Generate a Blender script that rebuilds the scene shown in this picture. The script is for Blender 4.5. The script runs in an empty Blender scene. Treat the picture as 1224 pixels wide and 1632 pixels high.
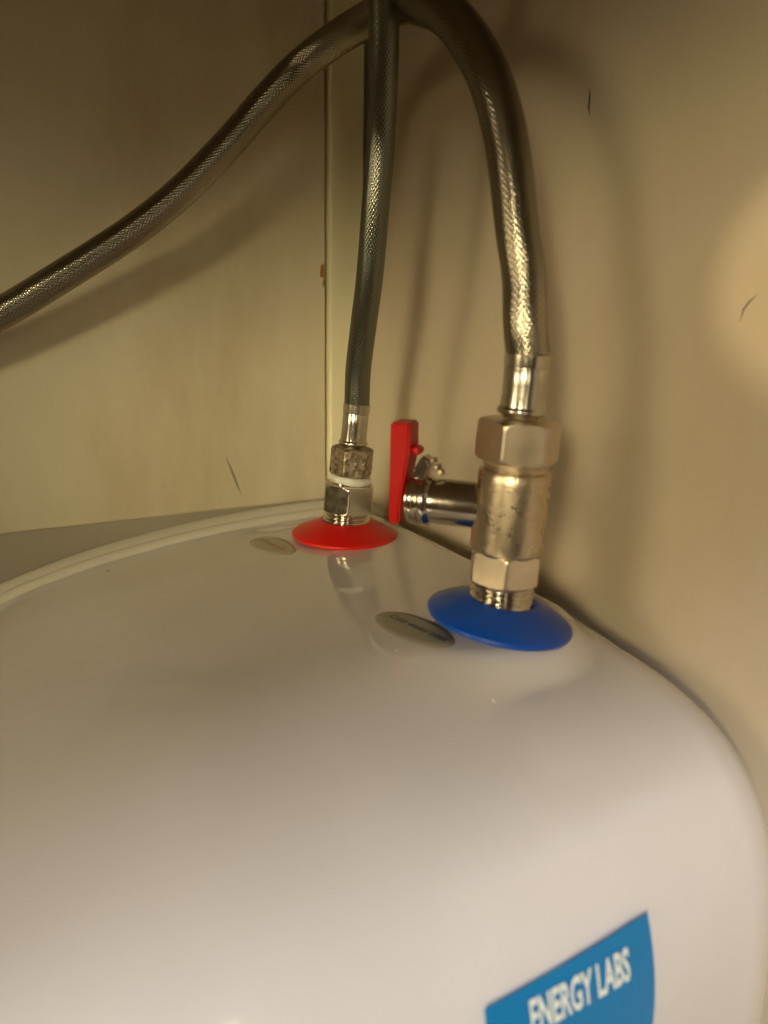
import bpy, math, random
import numpy as np
from mathutils import Vector, Matrix
random.seed(4); np.random.seed(4)
S = bpy.context.scene
COL = S.collection
R_ = math.radians

# ------------------------------------------------------------ camera
cam_d = bpy.data.cameras.new('camera'); cam = bpy.data.objects.new('camera', cam_d); COL.objects.link(cam)
cam_d.sensor_fit = 'VERTICAL'; cam_d.sensor_height = 36; cam_d.lens = 27
cam_d.clip_start = 0.005; cam_d.clip_end = 50
cam_d.dof.use_dof = True; cam_d.dof.focus_distance = 0.325; cam_d.dof.aperture_fstop = 8.5
cp = Vector((.192, -.153, .100))
pitch, roll = R_(14.5), R_(1.0)
hd = Vector((-.871, .491, 0)).normalized()
fwd = hd*math.cos(pitch) + Vector((0, 0, -math.sin(pitch)))
rt = fwd.cross(Vector((0, 0, 1))).normalized(); up = rt.cross(fwd)
rr = rt*math.cos(roll) + up*math.sin(roll); uu = up*math.cos(roll) - rt*math.sin(roll)
cam.matrix_world = Matrix(((rr.x, uu.x, -fwd.x, cp.x), (rr.y, uu.y, -fwd.y, cp.y), (rr.z, uu.z, -fwd.z, cp.z), (0, 0, 0, 1)))
S.camera = cam

# ------------------------------------------------------------ world and lamps
W = bpy.data.worlds.new('World'); S.world = W; W.use_nodes = True
W.node_tree.nodes['Background'].inputs[0].default_value = (1, .60, .22, 1)
W.node_tree.nodes['Background'].inputs[1].default_value = .05
S.view_settings.view_transform = 'Standard'; S.view_settings.look = 'None'
S.view_settings.exposure = 0; S.view_settings.gamma = 1

def lamp(name, kind, loc, target, energy, color, size=None, size_y=None, **kw):
    d = bpy.data.lights.new(name, kind); o = bpy.data.objects.new(name, d); COL.objects.link(o)
    o.location = loc
    o.rotation_euler = (Vector(target)-Vector(loc)).to_track_quat('-Z', 'Y').to_euler()
    d.energy = energy; d.color = color
    if kind == 'AREA':
        d.shape = 'RECTANGLE'; d.size = size; d.size_y = size_y or size
    for k, v in kw.items(): setattr(d, k, v)
    return o
# room lamp past the viewer, high and to the left, a soft beam
lamp('room_light', 'AREA', (1.02, -1.20, .38), (-.158, .064, .000), .30, (1, .85, .50), .40, .44, spread=R_(12))
# daylight from above; the edge of the benchtop keeps it off the tank's top and the walls
lamp('daylight', 'AREA', (1.20, -1.30, 1.02), (.08, -.03, -.10), 1.95, (1, 1, 1), .22, .22, spread=R_(45))
# dim glow of the room through the open front of the cupboard
lamp('front_opening', 'AREA', (.24, -1.05, .22), (.13, .05, .03), .36, (1, .80, .46), .60, .75, spread=R_(26))
# narrow lamp added right of the viewer, for a second highlight on the hose
lamp('side_lamp', 'AREA', (1.28, -.50, .30), (-.05, 0, .08), .07, (1, .86, .56), .09, .50, spread=R_(50))
# patch of warm light that falls through the gap onto the back wall
lamp('gap_light', 'SPOT', (.35, -1.1, .35), (.056, .059, .112), 26.0, (1, .78, .44),
     spot_size=R_(3.0), spot_blend=.16, shadow_soft_size=.008)

# ------------------------------------------------------------ helpers
def link(name, me, mats=(), parent=None, smooth=True, angle=None):
    for m in mats: me.materials.append(m)
    o = bpy.data.objects.new(name, me); COL.objects.link(o)
    if parent is not None: o.parent = parent
    if smooth:
        me.polygons.foreach_set('use_smooth', np.ones(len(me.polygons), dtype=bool))
        if angle is not None: me.set_sharp_from_angle(angle=R_(angle))
    return o
def mesh_np(name, V, Q, uv=None, matidx=None):
    V = np.asarray(V, np.float32); Q = np.asarray(Q, np.int32)
    me = bpy.data.meshes.new(name)
    me.vertices.add(len(V)); me.vertices.foreach_set('co', V.ravel())
    k = Q.shape[1]
    me.loops.add(Q.size); me.loops.foreach_set('vertex_index', Q.ravel())
    me.polygons.add(len(Q)); me.polygons.foreach_set('loop_start', np.arange(0, Q.size, k, dtype=np.int32))
    if uv is not None:
        l = me.uv_layers.new(name='UVMap'); l.data.foreach_set('uv', np.asarray(uv, np.float32)[Q.ravel()].ravel())
    if matidx is not None: me.polygons.foreach_set('material_index', np.asarray(matidx, np.int32))
    me.update(calc_edges=True); me.validate()
    return me
def grid_quads(nu, nv, wrap=True):
    i = np.arange(nu-1)[:, None]; j = np.arange(nv if wrap else nv-1)[None, :]
    j2 = (j+1) % nv
    return np.stack([i*nv+j, i*nv+j2, (i+1)*nv+j2, (i+1)*nv+j], -1).reshape(-1, 4)
def frame(base, axis, ref=None):
    a = Vector(axis).normalized()
    r = Vector(ref) if ref else -hd       # local +X looks towards the viewer side of the room
    x = (r - a*r.dot(a)).normalized(); y = a.cross(x)
    return np.array(base), np.array(x), np.array(y), np.array(a)
def revolve(name, rfun, zs, fr, mats, parent, n=96, angle=35, cap=True):
    """surface r(theta,z) about a local axis, ends closed"""
    b, x, y, a = fr; zs = np.asarray(zs, float); th = np.arange(n)/n*2*math.pi
    Z, T = np.meshgrid(zs, th, indexing='ij'); r = rfun(T, Z)
    V = b + r[..., None]*(np.cos(T)[..., None]*x + np.sin(T)[..., None]*y) + Z[..., None]*a
    V = V.reshape(-1, 3); F = [tuple(q) for q in grid_quads(len(zs), n)]
    if cap:
        F.append(tuple(range(n-1, -1, -1))); F.append(tuple((len(zs)-1)*n+i for i in range(n)))
    me = bpy.data.meshes.new(name); me.from_pydata([tuple(v) for v in V], [], F); me.update()
    return link(name, me, mats, parent, True, angle)
def lathe(name, prof, fr, mats, parent, n=96, angle=40):
    """profile [(z, r)...], repeated z values make steps"""
    b, x, y, a = fr; th = np.arange(n)/n*2*math.pi; P = np.array(prof, float)
    T = th[None, :]; r = P[:, 1][:, None]; z = P[:, 0][:, None]
    V = b + (r*np.cos(T))[..., None]*x + (r*np.sin(T))[..., None]*y + (z+0*T)[..., None]*a
    F = [tuple(q) for q in grid_quads(len(P), n)]
    F.append(tuple(range(n-1, -1, -1))); F.append(tuple((len(P)-1)*n+i for i in range(n)))
    me = bpy.data.meshes.new(name); me.from_pydata([tuple(v) for v in V.reshape(-1, 3)], [], F); me.update()
    return link(name, me, mats, parent, True, angle)
def hexnut(name, z0, z1, Rc, fr, mats, parent, rot=0, ch=.0012, hole=None):
    ap = Rc*math.cos(math.pi/6); n = 240
    zs = sorted(set([z0, z0+ch*.15, z0+ch*.35, z0+ch*.6, z0+ch, z0+ch*1.6, (z0+z1)/2, z1-ch*1.6, z1-ch, z1-ch*.6, z1-ch*.35, z1-ch*.15, z1]))
    def rf(T, Z):
        t = (T - R_(rot) + math.pi/6) % (math.pi/3) - math.pi/6      # 0 = corner direction
        rh = ap/np.cos(np.abs(t) - math.pi/6)
        rh = np.minimum(rh, Rc*.982)
        e = np.minimum(Z-z0, z1-Z); lim = ap*.965 + (Rc-ap*.965)*np.sqrt(np.clip(e/ch, 0, 1)*1.0)*1.02
        return np.minimum(rh, lim)
    return revolve(name, rf, zs, fr, mats, parent, n=n, angle=24)
def thread(name, z0, z1, r, fr, mats, parent, pitch=.0021, depth=.0012):
    def rf(T, Z):
        ph = (Z/pitch - T/(2*math.pi)) % 1
        return r - depth*(np.abs(ph-.5)*2)**1.3
    return revolve(name, rf, np.linspace(z0, z1, int((z1-z0)/pitch*14)), fr, mats, parent, n=96, angle=80)
def box(name, lo, hi, mats, parent=None, bev=.0, angle=40):
    import bmesh
    bm = bmesh.new(); bmesh.ops.create_cube(bm, size=1)
    lo = Vector(lo); hi = Vector(hi)
    for v in bm.verts: v.co = Vector(((lo[i]+hi[i])/2 + v.co[i]*(hi[i]-lo[i]) for i in range(3)))
    if bev: bmesh.ops.bevel(bm, geom=bm.edges[:], offset=bev, segments=3, affect='EDGES', profile=.6)
    me = bpy.data.meshes.new(name); bm.to_mesh(me); bm.free()
    return link(name, me, mats, parent, True, angle)
def tag(o, label=None, cat=None, group=None, kind=None):
    if label: o['label'] = label
    if cat: o['category'] = cat
    if group: o['group'] = group
    if kind: o['kind'] = kind
    return o
def empty(name, loc, label, cat):
    o = bpy.data.objects.new(name, None); COL.objects.link(o); o.location = loc; o.empty_display_size = .02
    tag(o, label, cat); return o
def settle(root):
    """children were modelled in world coordinates"""
    inv = Matrix.Translation(-root.location)
    for c in root.children: c.matrix_parent_inverse = inv

# ------------------------------------------------------------ materials
def mat(name, color, rough=.5, metal=0, spec=.5, coat=0, build=None):
    m = bpy.data.materials.new(name); m.use_nodes = True
    nt = m.node_tree; b = nt.nodes['Principled BSDF']
    b.inputs['Base Color'].default_value = (*color, 1); b.inputs['Roughness'].default_value = rough
    b.inputs['Metallic'].default_value = metal; b.inputs['Specular IOR Level'].default_value = spec
    b.inputs['Coat Weight'].default_value = coat; b.inputs['Coat Roughness'].default_value = .04
    if build: build(nt, b)
    return m
def N(nt, t, **kw):
    n = nt.nodes.new(t)
    for k, v in kw.items():
        if k in n.inputs.keys(): n.inputs[k].default_value = v
        else: setattr(n, k, v)
    return n
def coords(nt): return N(nt, 'ShaderNodeTexCoord').outputs['Object']
def noise(nt, scale, detail=4, rough=.55, stretch=None):
    n = N(nt, 'ShaderNodeTexNoise'); n.inputs['Scale'].default_value = scale
    n.inputs['Detail'].default_value = detail; n.inputs['Roughness'].default_value = rough
    c = coords(nt)
    if stretch:
        mp = N(nt, 'ShaderNodeMapping'); mp.inputs['Scale'].default_value = stretch
        nt.links.new(c, mp.inputs[0]); c = mp.outputs[0]
    nt.links.new(c, n.inputs['Vector']); return n.outputs['Fac']
def ramp(nt, src, p0, c0, p1, c1):
    r = N(nt, 'ShaderNodeValToRGB'); e = r.color_ramp.elements
    e[0].position = p0; e[0].color = (*c0, 1); e[1].position = p1; e[1].color = (*c1, 1)
    nt.links.new(src, r.inputs[0]); return r.outputs[0]
def bump(nt, b, src, dist, strength=1.0, prev=None):
    n = N(nt, 'ShaderNodeBump'); n.inputs['Distance'].default_value = dist; n.inputs['Strength'].default_value = strength
    nt.links.new(src, n.inputs['Height'])
    if prev: nt.links.new(prev, n.inputs['Normal'])
    nt.links.new(n.outputs[0], b.inputs['Normal']); return n.outputs[0]

def paint(c0, c1, rough=.55, stain=.0):
    def f(nt, b):
        base = ramp(nt, noise(nt, 9, 5, .6, (1, 1, .45)), .32, c0, .68, c1)
        if stain:
            st = ramp(nt, noise(nt, 15, 6, .62, (1, 1, .35)), .44, (1, 1, 1), .74, (1-stain*.55, 1-stain*.75, 1-stain))
            mx = N(nt, 'ShaderNodeMix', data_type='RGBA', blend_type='MULTIPLY'); mx.inputs[0].default_value = 1
            nt.links.new(base, mx.inputs[6]); nt.links.new(st, mx.inputs[7]); base = mx.outputs[2]
        nt.links.new(base, b.inputs['Base Color'])
        p = bump(nt, b, noise(nt, 26, 4, .5), .0022, .55)
        p = bump(nt, b, noise(nt, 230, 3, .6, (1, 1, .5)), .00025, .5, p)
        b.inputs['Roughness'].default_value = rough
    return f
M = {}
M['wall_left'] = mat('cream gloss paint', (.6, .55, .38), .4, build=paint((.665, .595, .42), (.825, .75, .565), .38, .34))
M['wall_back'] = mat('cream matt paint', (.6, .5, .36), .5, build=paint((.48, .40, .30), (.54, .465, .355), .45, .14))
M['batten'] = mat('yellowed trim paint', (.72, .64, .42), .4, build=paint((.92, .86, .58), (.95, .90, .64), .4))
M['skirt'] = mat('grey brown board', (.33, .29, .22), .5, build=paint((.38, .335, .26), (.45, .405, .33), .5))
M['bench'] = mat('benchtop chipboard', (.3, .22, .13), .7, build=paint((.25, .18, .10), (.34, .26, .16), .7))
def shell(nt, b):
    nt.links.new(ramp(nt, noise(nt, 14, 5, .6), .3, (.56, .53, .55), .7, (.61, .58, .60)), b.inputs['Base Color'])
    b.inputs['Coat Roughness'].default_value = .03
    nt.links.new(ramp(nt, noise(nt, 60, 5, .65), .35, (.03,)*3, .75, (.10,)*3), b.inputs['Roughness'])
    nt.links.new(ramp(nt, noise(nt, 22, 6, .7, (1, .4, 1)), .5, (.008,)*3, .85, (.05,)*3), b.inputs['Coat Roughness'])
    nb = bump(nt, b, noise(nt, 16, 2, .4), .0003, .3)
    nt.links.new(nb, b.inputs['Coat Normal'])
M['shell'] = mat('white enamelled shell', (.74, .7, .67), .1, spec=.6, coat=1.0, build=shell)
M['trim'] = mat('cream seam trim', (.60, .56, .48), .2, spec=.5)
def metal(c0, c1, rmin, rmax, bdist=.00004, bscale=900, nscale=120):
    def f(nt, b):
        nt.links.new(ramp(nt, noise(nt, nscale, 5, .6), .35, c0, .65, c1), b.inputs['Base Color'])
        nt.links.new(ramp(nt, noise(nt, nscale*1.7, 4, .6), .3, (rmin,)*3, .7, (rmax,)*3), b.inputs['Roughness'])
        bump(nt, b, noise(nt, bscale, 3, .6), bdist, 1)
    return f
M['chrome'] = mat('polished nickel', (.7, .66, .58), .12, 1, build=metal((.66, .61, .52), (.74, .70, .62), .10, .20, .00001))
M['nickel'] = mat('satin nickel', (.66, .58, .46), .3, 1, build=metal((.68, .57, .43), (.76, .66, .52), .30, .42, .00003))
M['cast'] = mat('sand cast nickel plate', (.66, .56, .43), .33, 1, build=metal((.57, .47, .34), (.64, .54, .40), .25, .33, .00015, 1100, 160))
M['aged'] = mat('pitted brown brass nut', (.36, .28, .19), .45, 1, build=metal((.20, .14, .085), (.58, .50, .38), .30, .55, .0006, 520, 420))
M['steel'] = mat('stainless sleeve', (.6, .56, .48), .22, 1, build=metal((.54, .50, .43), (.64, .60, .52), .16, .28, .00001))
M['braid'] = mat('stainless braid', (.31, .28, .22), .18, 1)
M['braid_dark'] = mat('grey stainless braid', (.20, .205, .17), .25, 1)
M['liner'] = mat('dark rubber liner', (.03, .027, .022), .6)
M['tape'] = mat('white fibre washer', (.8, .78, .72), .5)
def plas(c):
    def f(nt, b):
        nt.links.new(ramp(nt, noise(nt, 60, 2, .5), .3, tuple(v*.93 for v in c), .7, c), b.inputs['Base Color'])
        nt.links.new(ramp(nt, noise(nt, 70, 2, .5), .3, (.28,)*3, .75, (.36,)*3), b.inputs['Roughness'])
    return f
M['red'] = mat('red plastic', (.62, .006, .004), .3, build=plas((.62, .006, .004)))
M['lever'] = mat('red lever plastic', (.50, .004, .004), .35, build=plas((.50, .004, .004)))
M['blue'] = mat('blue plastic', (.0, .062, .42), .3, build=plas((.0, .062, .42)))
M['sticker'] = mat('silver grey sticker', (.34, .32, .26), .38, .35)
M['sticker_faint'] = mat('pale grey sticker', (.42, .38, .31), .3, .2)
M['label'] = mat('blue label film', (.0, .16, .40), .35, build=plas((.0, .16, .40)))
M['ink_blue'] = mat('navy ink', (.01, .03, .10), .4)
M['ink_orange'] = mat('orange ink', (.42, .15, .03), .4)
M['ink_white'] = mat('white print', (.62, .66, .62), .4)
M['mark'] = mat('dark scuff', (.05, .04, .025), .7)
M['mark_soft'] = mat('grey scuff', (.27, .25, .17), .7)
M['rust'] = mat('rust spot', (.36, .17, .025), .8)
M['fleck'] = mat('pale fleck', (.85, .8, .7), .4)

# ------------------------------------------------------------ setting
XL, YB = -.212, .059
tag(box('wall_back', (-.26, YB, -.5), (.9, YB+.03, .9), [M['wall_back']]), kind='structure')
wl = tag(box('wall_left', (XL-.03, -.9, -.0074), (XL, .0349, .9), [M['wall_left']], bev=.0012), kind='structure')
wb = tag(box('wall_left_lower', (XL-.03, -.9, -.5), (XL-.0025, .0362, -.0078), [M['skirt']]), kind='structure')
bt = tag(box('corner_batten', (XL-.03, .0366, -.5), (XL+.0040, YB-.0030, .9), [M['batten']], bev=.0009), kind='structure')
tag(box('benchtop', (-.25, -.72, .305), (.408, YB+.02, .335), [M['bench']]), kind='structure')  # unseen; added overhead, edges set to shade the walls and tank top

# ------------------------------------------------------------ heater shell
ZC, XC, TOP = -.149, -.0585, -.003
AF, AN, B0 = .150, .146, .146
IY = np.array([-.247, -.244, -.235, -.21, -.18, -.144, -.104, -.06, -.03, 0, .03])
II = np.array([.140, .118, .092, .058, .037, .021, .0110, .0042, .0012, 0, 0])
def inset(Y):
    Y = np.asarray(Y, float)
    k = np.interp(Y, IY, II)
    for d in (-.012, -.006, .006, .012): k = k + np.interp(np.clip(Y+d, -.247, .03), IY, II)
    k = k/5
    q = np.clip((Y-.030)/.025, 0, 1)
    return k + .022*(1-np.sqrt(np.clip(1-q*q, 0, 1)))
def sstep(x, a, b):
    t = np.clip((x-a)/(b-a), 0, 1); return t*t*(3-2*t)
def pad(X, Y):
    """raised plateau under the two pipes, and the slight fall of the shell beyond it"""
    cx, cy, hx, hy, r = -.0620, -.0480, .0850, .0820, .030
    qx = np.abs(X-cx)-hx+r; qy = np.abs(Y-cy)-hy+r
    d = np.hypot(np.maximum(qx, 0), np.maximum(qy, 0)) + np.minimum(np.maximum(qx, qy), 0) - r
    w = .0065 + .036*sstep(-Y, .005, .070)
    m = 1-sstep(d, -w, w)
    fall = .0055*sstep(X, -.060, .024)
    return (.0030+fall)*m - fall
def ztop(X, Y):
    i = inset(Y); dx = X-XC
    a = np.where(dx > 0, AN-.7*i, AF-.7*i); n = np.where(dx > 0, 5.0, 11.0)
    q = np.clip(1-(np.abs(dx)/a)**n, 0, 1)
    return ZC + (B0-i)*q**(1/n) + pad(X, Y)
def xside(Y, Z):
    i = inset(Y); q = np.clip(1-(np.abs(Z-ZC)/(B0-i))**5, 0, 1)
    return XC + (AN-.7*i)*q**.2
def topnormal(X, Y):
    e = .0008; dzx = (ztop(X+e, Y)-ztop(X-e, Y))/(2*e); dzy = (ztop(X, Y+e)-ztop(X, Y-e))/(2*e)
    return Vector((-float(dzx), -float(dzy), 1)).normalized()
def make_shell(parent):
    ys = np.concatenate([YB-.004 - (1-np.cos(np.linspace(0, math.pi/2, 26)))*.029, np.linspace(.0255, -.20, 120), np.linspace(-.2015, -.247, 46)])
    ys[0] = .055
    t = np.linspace(0, 2*math.pi, 6001)[:-1]; nv = 640; rings = []
    for Y in ys:
        i = float(inset(Y)); c, s = np.cos(t), np.sin(t)
        a = np.where(c > 0, AN-.7*i, AF-.7*i); n = np.where(c > 0, 5.0, 11.0)
        X = XC + a*np.sign(c)*np.abs(c)**(2/n); Z = ZC + (B0-i)*np.sign(s)*np.abs(s)**(2/n)
        seg = np.hypot(np.diff(np.append(X, X[0])), np.diff(np.append(Z, Z[0])))
        L = np.concatenate([[0], np.cumsum(seg)]); u = np.arange(nv)/nv*L[-1]
        X = np.interp(u, L, np.append(X, X[0])); Z = np.interp(u, L, np.append(Z, Z[0]))
        Z = Z + pad(X, np.full_like(X, Y))*sstep(Z-ZC, .02, .12)
        rings.append(np.stack([X, np.full_like(X, Y), Z], -1))
    V = np.concatenate(rings)
    F = [tuple(q) for q in grid_quads(len(ys), nv)]
    F.append(tuple(range(nv))); F.append(tuple((len(ys)-1)*nv+i for i in range(nv-1, -1, -1)))
    me = bpy.data.meshes.new('shell'); me.from_pydata([tuple(v) for v in V], [], F); me.update()
    import bmesh
    bm = bmesh.new(); bm.from_mesh(me); bmesh.ops.recalc_face_normals(bm, faces=bm.faces[:]); bm.to_mesh(me); bm.free()
    return link('shell', me, [M['shell']], parent, True, 60)
heater = empty('water_heater', (XC, -.1, -.295), 'glossy white rounded water heater tank filling the lower picture, blue side label', 'water heater')
make_shell(heater)

def sweep(name, P, rad, mats, parent, n=16):
    P = np.asarray(P, float); T = np.gradient(P, axis=0); T /= np.linalg.norm(T, axis=1)[:, None]
    nrm = np.zeros_like(P); v = np.cross(T[0], [0, 0, 1]);
    if np.linalg.norm(v) < .1: v = np.cross(T[0], [1, 0, 0])
    for i in range(len(P)):
        v = v - T[i]*v.dot(T[i]); v /= np.linalg.norm(v); nrm[i] = v
    bn = np.cross(T, nrm); th = np.arange(n)/n*2*math.pi
    r = np.broadcast_to(np.asarray(rad, float), (len(P),))
    V = P[:, None] + r[:, None, None]*(np.cos(th)[None, :, None]*nrm[:, None] + np.sin(th)[None, :, None]*bn[:, None])
    F = [tuple(q) for q in grid_quads(len(P), n)] + [tuple(range(n-1, -1, -1)), tuple((len(P)-1)*n+i for i in range(n))]
    me = bpy.data.meshes.new(name); me.from_pydata([tuple(p) for p in V.reshape(-1, 3)], [], F); me.update()
    return link(name, me, mats, parent, True, 50)
ys = np.linspace(.046, -.225, 90)
def rim(x, lift, rad, mats=M['trim']):
    xs = x + 0*ys; return sweep('seam_trim', np.stack([xs, ys, ztop(xs, ys)+lift], -1), rad, [mats], heater, 20)
rim(-.1645, .0010, .0027)
rim(-.1745, -.0008, .0066)

def ell_sheet(name, cx, cy, ax, ay, rot, mat_, parent, lift=.00035, th=.0003, n=64):
    """thin sticker lying on the curved top of the shell"""
    V = []; F = []; rs = [0, .35, .7, .97, 1.0]
    for k, r in enumerate(rs):
        for j in range(n):
            t = j/n*2*math.pi; u, v = ax*r*math.cos(t), ay*r*math.sin(t)
            X = cx+u*math.cos(rot)-v*math.sin(rot); Y = cy+u*math.sin(rot)+v*math.cos(rot)
            V.append((X, Y, float(ztop(X, Y)) + (lift if k < 4 else .00002)))
    F = [tuple(q) for q in grid_quads(len(rs), n)]
    me = bpy.data.meshes.new(name); me.from_pydata(V, [], F); me.update()
    return link(name, me, [mat_], parent, True)
def text_mesh(body, bold=0.0, spacing=1.0):
    cu = bpy.data.curves.new('t', 'FONT'); cu.body = body; cu.size = 1; cu.offset = bold; cu.space_character = spacing
    cu.resolution_u = 3
    o = bpy.data.objects.new('t', cu); COL.objects.link(o)
    dg = bpy.context.evaluated_depsgraph_get(); me = bpy.data.meshes.new_from_object(o.evaluated_get(dg))
    bpy.data.objects.remove(o); bpy.data.curves.remove(cu)
    import bmesh
    bm = bmesh.new(); bm.from_mesh(me); bmesh.ops.triangulate(bm, faces=bm.faces[:])
    bmesh.ops.subdivide_edges(bm, edges=[e for e in bm.edges if e.calc_length() > .25], cuts=2)
    bmesh.ops.triangulate(bm, faces=bm.faces[:]); bm.to_mesh(me); bm.free()
    me.materials.clear()
    return me
def put_text(body, place, mat_, parent, bold=0, spacing=1):
    me = text_mesh(body, bold, spacing)
    co = np.array([v.co for v in me.vertices]); lo, hi = co.min(0), co.max(0)
    for v in me.vertices:
        v.co = Vector(place((v.co.x-lo[0])/(hi[0]-lo[0]), v.co.y/.72))      # u 0..1, v 0..1 = cap height
    me.update()
    return link('lettering', me, [mat_], parent, False)
# top stickers (reading from the heater's front)
def top_text(body, cx, cy, w, h, rot, m, par, bold=.012):
    def pl(u, v):
        a, b = (u-.5)*w, (v-.5)*h
        X = cx+a*math.cos(rot)-b*math.sin(rot); Y = cy+a*math.sin(rot)+b*math.cos(rot)
        return (X, Y, float(ztop(X, Y))+.00055)
    return put_text(body, pl, m, par, bold)
cs = ell_sheet('inlet_sticker', -.0098, -.0272, .0174, .0078, R_(12), M['sticker'], heater); cs['label'] = 'oval grey sticker with navy print beside the blue collar'
top_text('Cold water inlet', -.0092, -.0258, .0265, .0027, R_(12), M['ink_blue'], cs)
hs = ell_sheet('outlet_sticker', -.1195, -.0345, .0160, .0078, R_(8), M['sticker_faint'], heater); hs['label'] = 'oval grey sticker with orange print beside the red collar'
top_text('Hot water outlet', -.1195, -.0340, .0220, .0026, R_(8), M['ink_orange'], hs)

# side label
def side_pt(Y, Z, lift):
    return (float(xside(Y, Z))+lift, Y, Z)
LT0, LT1 = (-.0615, -.0540), (-.0118, -.0471)      # top corners (Y, Z)
def label_sheet():
    nu, nv = 24, 30; V = []
    for i in range(nv):
        v = i/(nv-1)
        for j in range(nu):
            u = j/(nu-1); zt = LT0[1]+(LT1[1]-LT0[1])*u; z = zt - v*.085
            yl = LT0[0] + .001*v; yr = LT1[0] + .0020*math.sin(min(v*3, 1)*math.pi/2) - .004*max(0, v-.33)
            V.append(side_pt(yl+(yr-yl)*u, z, .0004))
    F = [tuple(q) for q in grid_quads(nv, nu, False)]
    me = bpy.data.meshes.new('side_label'); me.from_pydata(V, [], F); me.update()
    o = link('side_label', me, [M['label']], heater); o['label'] = 'bright blue side label with white capitals'; return o
sl = label_sheet()
def pl_side(u, v):
    Y = -.0494-.0006*v+u*.0304; Z = -.0643 + .0028*u + v*.0088
    return side_pt(Y, Z, .0009)
put_text('ENERGY LABS', pl_side, M['ink_white'], sl, .030, 1.0)

def speck(name, P, size, m, par, nrm=(0, 0, 1), seed=0):
    random.seed(seed); n = Vector(nrm).normalized(); a = (Vector((0, 0, 1))-n*n.z).normalized() if abs(n.z) < .9 else n.orthogonal().normalized(); b = n.cross(a)
    V = [Vector(P)+n*.0004]; k = 11
    for i in range(k):
        t = i/k*2*math.pi; r = random.uniform(.6, 1.2); V.append(Vector(P)+n*.0001+a*size[0]*r*math.cos(t)+b*size[1]*r*math.sin(t))
    me = bpy.data.meshes.new(name); me.from_pydata(V, [], [(0, i+1, (i+1) % k+1) for i in range(k)]); me.update()
    return link(name, me, [m], par)
def top_speck(X, Y, s, m, seed): speck('speck', (X, Y, float(ztop(X, Y))), s, m, heater, topnormal(X, Y), seed)

top_speck(-.1480, -.1010, (.0005, .0011), M['mark'], 2)
top_speck(.0002, -.0395, (.0006, .0003), M['fleck'], 3)
top_speck(.0290, -.0230, (.0009, .0004), M['fleck'], 4)
# collars and pipe stubs on the heater
def tilt(deg, lean=0): return Vector((.487*math.tan(R_(deg)), .873*math.tan(R_(deg)), 1)) + hd*math.tan(R_(lean))
FB = frame((.0000, .0003, 0), tilt(2.8)); FR = frame((-.1168, .0003, 0), tilt(4.6))
def collar(m, fr, lab):
    prof = [(-.0006, .0246), (.0003, .0250), (.0010, .0248), (.0020, .0232), (.0036, .0201), (.0050, .0170), (.0061, .0142), (.0069, .0124), (.0071, .0115), (.0069, .0108), (.0055, .0106)]
    prof = [(z, r*.985) for z, r in prof]
    o = lathe('collar', prof, fr, [m], heater, 128, 60); o['label'] = lab; return o
def fr_at(fr, n): 
    return frame(tuple(fr[0]), n)
collar(M['blue'], frame((.0002, .0005, .0012), Vector((.070, .125, 1))), 'blue plastic flared collar')
collar(M['red'], fr_at(FR, Vector((.01, .022, 1))), 'red plastic flared collar')
thread('threaded_stub', .0035, .0150, .0107, FB, [M['chrome']], heater)
thread('threaded_stub', .0030, .0125, .0109, FR, [M['chrome']], heater)
settle(heater)
for o in list(heater.children):
    for c in o.children: c.matrix_parent_inverse = Matrix.Identity(4)

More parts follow.
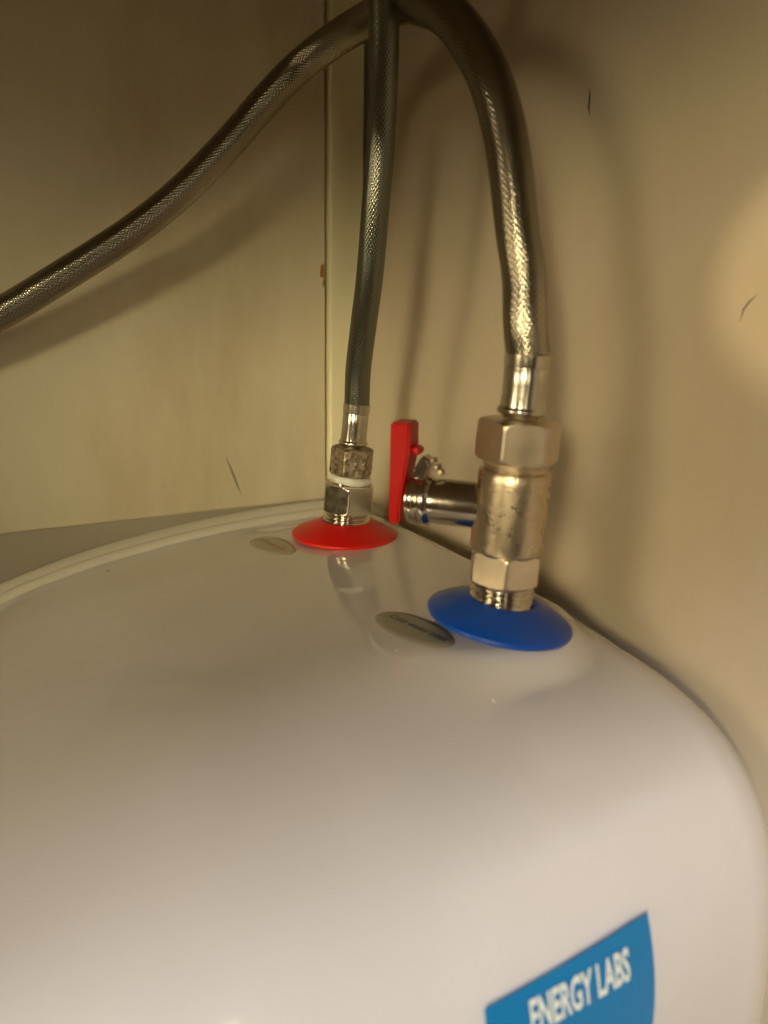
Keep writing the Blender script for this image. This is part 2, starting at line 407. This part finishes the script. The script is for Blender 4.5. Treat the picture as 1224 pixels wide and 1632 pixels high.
# ------------------------------------------------------------ hoses
def catmull(P, step):
    P = np.array(P, float); Q = []
    P = np.vstack([2*P[0]-P[1], P, 2*P[-1]-P[-2]])
    for i in range(1, len(P)-2):
        p0, p1, p2, p3 = P[i-1:i+3]; t = np.linspace(0, 1, 60, endpoint=False)[:, None]
        Q.append(.5*((2*p1)+(-p0+p2)*t+(2*p0-5*p1+4*p2-p3)*t**2+(-p0+3*p1-3*p2+p3)*t**3))
    Q = np.vstack(Q+[P[-2][None]])
    for _ in range(12): Q[1:-1] = (Q[:-2]+2*Q[1:-1]+Q[2:])/4
    L = np.concatenate([[0], np.cumsum(np.linalg.norm(np.diff(Q, axis=0), axis=1))])
    s = np.arange(0, L[-1], step)
    return np.stack([np.interp(s, L, Q[:, k]) for k in range(3)], -1), s
def braid_hose(name, P, R, NB, pitch, mats, parent, amp=.00035, step=.00024):
    C, s = catmull(P, step)
    for _ in range(30): C[1:-1] = (C[:-2]+2*C[1:-1]+C[2:])/4
    T = np.gradient(C, axis=0); T /= np.linalg.norm(T, axis=1)[:, None]
    nrm = np.zeros_like(C); v = np.cross(T[0], [1, 0, 0])
    for i in range(len(C)):
        v = v - T[i]*v.dot(T[i]); v /= np.linalg.norm(v); nrm[i] = v
    bn = np.cross(T, nrm); n = NB*6; th = np.arange(n)/n*2*math.pi
    p = NB*th[None, :]/(2*math.pi) + s[:, None]/pitch; q = NB*th[None, :]/(2*math.pi) - s[:, None]/pitch
    fp, fq = p % 1, q % 1
    par = (np.floor(p)+np.floor(q)) % 2
    hA = np.clip(1-((fp-.5)/.43)**2, 0, 1)**.5; hB = np.clip(1-((fq-.5)/.43)**2, 0, 1)**.5
    wire = .10
    hA2 = hA*(1-wire+wire*np.cos((fp-.5)*3*2*math.pi)); hB2 = hB*(1-wire+wire*np.cos((fq-.5)*3*2*math.pi))
    over = np.where(par > .5, hA2*np.sin(math.pi*fq)**.35, hB2*np.sin(math.pi*fp)**.35)
    under = np.where(par > .5, hB2, hA2)*.45
    h = np.maximum(over, under)
    r = R + amp*(h-.6)
    V = C[:, None] + r[..., None]*(np.cos(th)[None, :, None]*nrm[:, None]+np.sin(th)[None, :, None]*bn[:, None])
    Q = grid_quads(len(C), n)
    hq = h.ravel()[Q].mean(1)
    me = mesh_np(name, V.reshape(-1, 3), Q, matidx=(hq < .20).astype(int))
    return link(name, me, mats, parent, True)

def ferrule(fr, z0, z1, r, m, parent):
    """crimped sleeve with a bead at its foot and a rolled step near the top"""
    h = z1-z0
    prof = [(z0-.0012, r*.80), (z0-.0004, r*.84), (z0, r*1.0), (z0+.0006, r*1.10), (z0+.0012, r*1.12), (z0+.0018, r*1.09), (z0+.0024, r*1.0), (z0+.0034, r*.985),
            (z0+h*.5, r*.975), (z0+h*.74, r*.985), (z0+h*.755, r*.965), (z0+h*.77, r*.965), (z0+h*.785, r*1.01), (z0+h*.93, r*1.03), (z1-.0003, r*1.03), (z1, r*.99), (z1, r*.9)]
    return lathe('sleeve', prof, fr, [m], parent, 96, 35)
def axpt(fr, z): return fr[0]+fr[3]*z

# hot side hose
hot = empty('hot_hose', tuple(axpt(FR, .0285)), 'slim dark grey braided hose rising straight up from the red collar', 'hose')
FR2 = frame(tuple(axpt(FR, .0285)), tilt(5.2))
hexnut('nut', .0000, .0127, .0100, FR2, [M['aged']], hot, rot=-16, ch=.0012)
ferrule(FR2, .0136, .0325, .0059, M['steel'], hot)
HOTP = [(-0.1128, 0.0046, 0.0761), (-0.1071, 0.0041, 0.0958), (-0.1021, 0.0040, 0.1146), (-0.0978, 0.0039, 0.1401), (-0.0947, 0.0043, 0.1663), (-0.0867, 0.0005, 0.1881), (-0.0805, -0.0031, 0.2082), (-0.0744, -0.0069, 0.2283), (-0.0741, -0.0080, 0.2531)]
braid_hose('braid', [tuple(axpt(FR2, .0318))]+HOTP, .0056, 30, .0022, [M['braid_dark'], M['liner']], hot, amp=.00018)
settle(hot)
def tape_r(T, Z):
    u = (Z-.0245)/.0039
    r = .0060 + .0033*np.clip(np.sin(np.clip(u, 0, 1)*math.pi), 0, 1)**.28
    return r + .00022*np.sin(T*3+1)*u + .00014*np.sin(T*11+u*9) + .00010*np.sin(T*27-u*14)
w = revolve('washer', tape_r, np.linspace(.0245, .0284, 16), fr_at(FR, tilt(6)), [M['tape']], None, 144, 60)
tag(w, 'white fibre washer squeezed between the brown and the chrome nut', 'washer')
ad = empty('pipe_adapter', tuple(axpt(FR, .0115)), 'bright chrome hexagonal adapter screwed on above the red collar', 'pipe fitting')
hexnut('nut', .0115, .0245, .0126, FR, [M['chrome']], ad, rot=3, ch=.0011)
lathe('spigot', [(.0240, .0085), (.0254, .0085), (.0254, .005)], FR, [M['chrome']], ad)
settle(ad)

# cold side hose
cold = empty('cold_hose', tuple(axpt(FB, .055)), 'thick shiny braided hose arching left over the tank from the valve', 'hose')
hexnut('nut', .0552, .0682, .0137, FB, [M['nickel']], cold, rot=31, ch=.0014)
FB2 = frame(tuple(axpt(FB, .0682)), tilt(3.2))
ferrule(FB2, .0018, .0206, .0070, M['steel'], cold)
COLDP = [(0.0009, 0.0033, 0.0978), (-0.0021, 0.0042, 0.1118), (-0.0058, 0.0037, 0.1251), (-0.0140, 0.0036, 0.1526), (-0.0232, 0.0020, 0.1726), (-0.0396, 0.0012, 0.1902), (-0.0560, 0.0023, 0.1997), (-0.0821, 0.0051, 0.2092), (-0.1188, 0.0103, 0.2148), (-0.1409, 0.0054, 0.2121), (-0.1568, -0.0038, 0.2043), (-0.1648, -0.0173, 0.1898), (-0.1692, -0.0314, 0.1735), (-0.1737, -0.0533, 0.1512), (-0.1787, -0.0760, 0.1327), (-0.1844, -0.1047, 0.1135), (-0.1894, -0.1308, 0.0970), (-0.1934, -0.1609, 0.0811)]
braid_hose('braid', [tuple(axpt(FB2, .0200))]+COLDP, .0067, 34, .0022, [M['braid'], M['liner']], cold, amp=.00021)
settle(cold)

# safety valve on the cold inlet
vl = empty('safety_valve', tuple(axpt(FB, .0145)), 'nickel safety valve with red test lever, screwed on above the blue collar', 'valve')
hexnut('hex_base', .0148, .0255, .0126, FB, [M['nickel']], vl, rot=-6, ch=.0012)
lathe('body', [(.0245, .0108), (.0255, .0116), (.0262, .0119), (.0300, .0120), (.0490, .0120), (.0508, .0119), (.0520, .0114), (.0525, .0104), (.0525, .009)], FB, [M['cast']], vl, 128, 30)
thread('neck', .0523, .0556, .0106, FB, [M['nickel']], vl, pitch=.0016, depth=.0006)
sd = Vector((-.77, -.64, .0)).normalized()
sd = (sd + Vector((0, 0, -.0))).normalized()
FS = frame(tuple(axpt(FB, .0392)), sd, (0, 0, 1))
lathe('spigot', [(.006, .0078), (.0240, .0078), (.0262, .0076), (.0268, .0080), (.0276, .0087), (.0284, .0089), (.0290, .0087), (.0294, .0080), (.0300, .0080), (.0304, .0086), (.0314, .0087), (.0318, .0084), (.0322, .0086), (.0338, .0084), (.0346, .0074), (.0352, .0060), (.0354, .003)], FS, [M['chrome']], vl, 96, 35)
# bracket tab and its little screws on the spigot's end ring
bx_, fx, fy, fz = FS
def loc_prism(name, pts, d0, d1, m, parent, fr=FS, bev=.0005):
    """polygon in (axis, up) coordinates, extruded sideways from d0 to d1"""
    import bmesh
    b, u, s, a = fr; bm = bmesh.new(); lo = []; hi = []
    for l, z in pts:
        lo.append(bm.verts.new(Vector(b+a*l+u*z+s*d0))); hi.append(bm.verts.new(Vector(b+a*l+u*z+s*d1)))
    bm.faces.new(lo[::-1]); bm.faces.new(hi); k = len(pts)
    for i in range(k): bm.faces.new((lo[i], lo[(i+1) % k], hi[(i+1) % k], hi[i]))
    bmesh.ops.recalc_face_normals(bm, faces=bm.faces[:])
    bmesh.ops.bevel(bm, geom=bm.edges[:], offset=bev, segments=3, affect='EDGES')
    me = bpy.data.meshes.new(name); bm.to_mesh(me); bm.free()
    return link(name, me, [m], parent, True, 40)
loc_prism('bracket', [(.0300, .0050), (.0345, .0050), (.0328, .0105), (.0302, .0152), (.0286, .0155), (.0272, .0122), (.0285, .0080)], -.0030, .0030, M['chrome'], vl, bev=.0006)
for l, z, r, dd in ((.0266, .0138, .0009, .0014), (.0254, .0116, .0011, .0016), (.0240, .0100, .0010, .0008)):
    fr = frame(tuple(bx_+fz*l+fx*z-fy*0), tuple(fy)); 
    lathe('bracket_screw', [(-dd-.0012, r*.4), (-dd-.0010, r*.85), (-dd, r), (dd, r), (dd+.001, r*.85), (dd+.0012, r*.4)], fr, [M['aged']], vl, 20, 40)
lv = loc_prism('lever', [(.0405, .0262), (.0338, .0262), (.0336, .0168), (.0345, .0120), (.0364, .0000), (.0368, -.0078), (.0376, -.0086), (.0402, -.0086), (.0405, -.0070)], -.0052, .0052, M['lever'], vl, bev=.0007)
kn = lathe('lever_knob', [(-.0030, .0008), (-.0028, .0013), (-.0022, .0016), (.0022, .0016), (.0028, .0013), (.0030, .0008)], frame(tuple(bx_+fz*.0325+fx*.0168), tuple(fy)), [M['lever']], vl, 32, 50)
settle(vl)

# ------------------------------------------------------------ marks on the walls and the shell
def stroke(name, pts, wd, m, parent):
    P = np.array(pts, float); n = len(P); rad = wd*np.sin(np.linspace(.15, math.pi-.15, n))
    return sweep(name, P, rad, [m], parent, 8)
settle_later = []
stroke('scuff', [(XL+.0000, -.0253, .0225), (XL+.0000, -.0225, .0150), (XL+.0000, -.0195, .0065), (XL, -.0171, -.0003)], .0006, M['mark_soft'], wl)
stroke('scuff', [(-.0391, YB, .1796), (-.0386, YB, .176), (-.0388, YB, .173), (-.0379, YB, .1702)], .0004, M['mark'], bpy.data.objects['wall_back'])
stroke('scuff', [(.0345, YB, .0995), (.0352, YB, .1030), (.0368, YB, .1052), (.0392, YB, .1075)], .00028, M['mark'], bpy.data.objects['wall_back'])
speck('rust_spot', (XL+.0003, .0328, .1215), (.0048, .0014), M['rust'], wl, (1, 0, 0), 3)
speck('rust_spot', (XL+.0003, .0337, .1155), (.0024, .0006), M['rust'], wl, (1, 0, 0), 5)
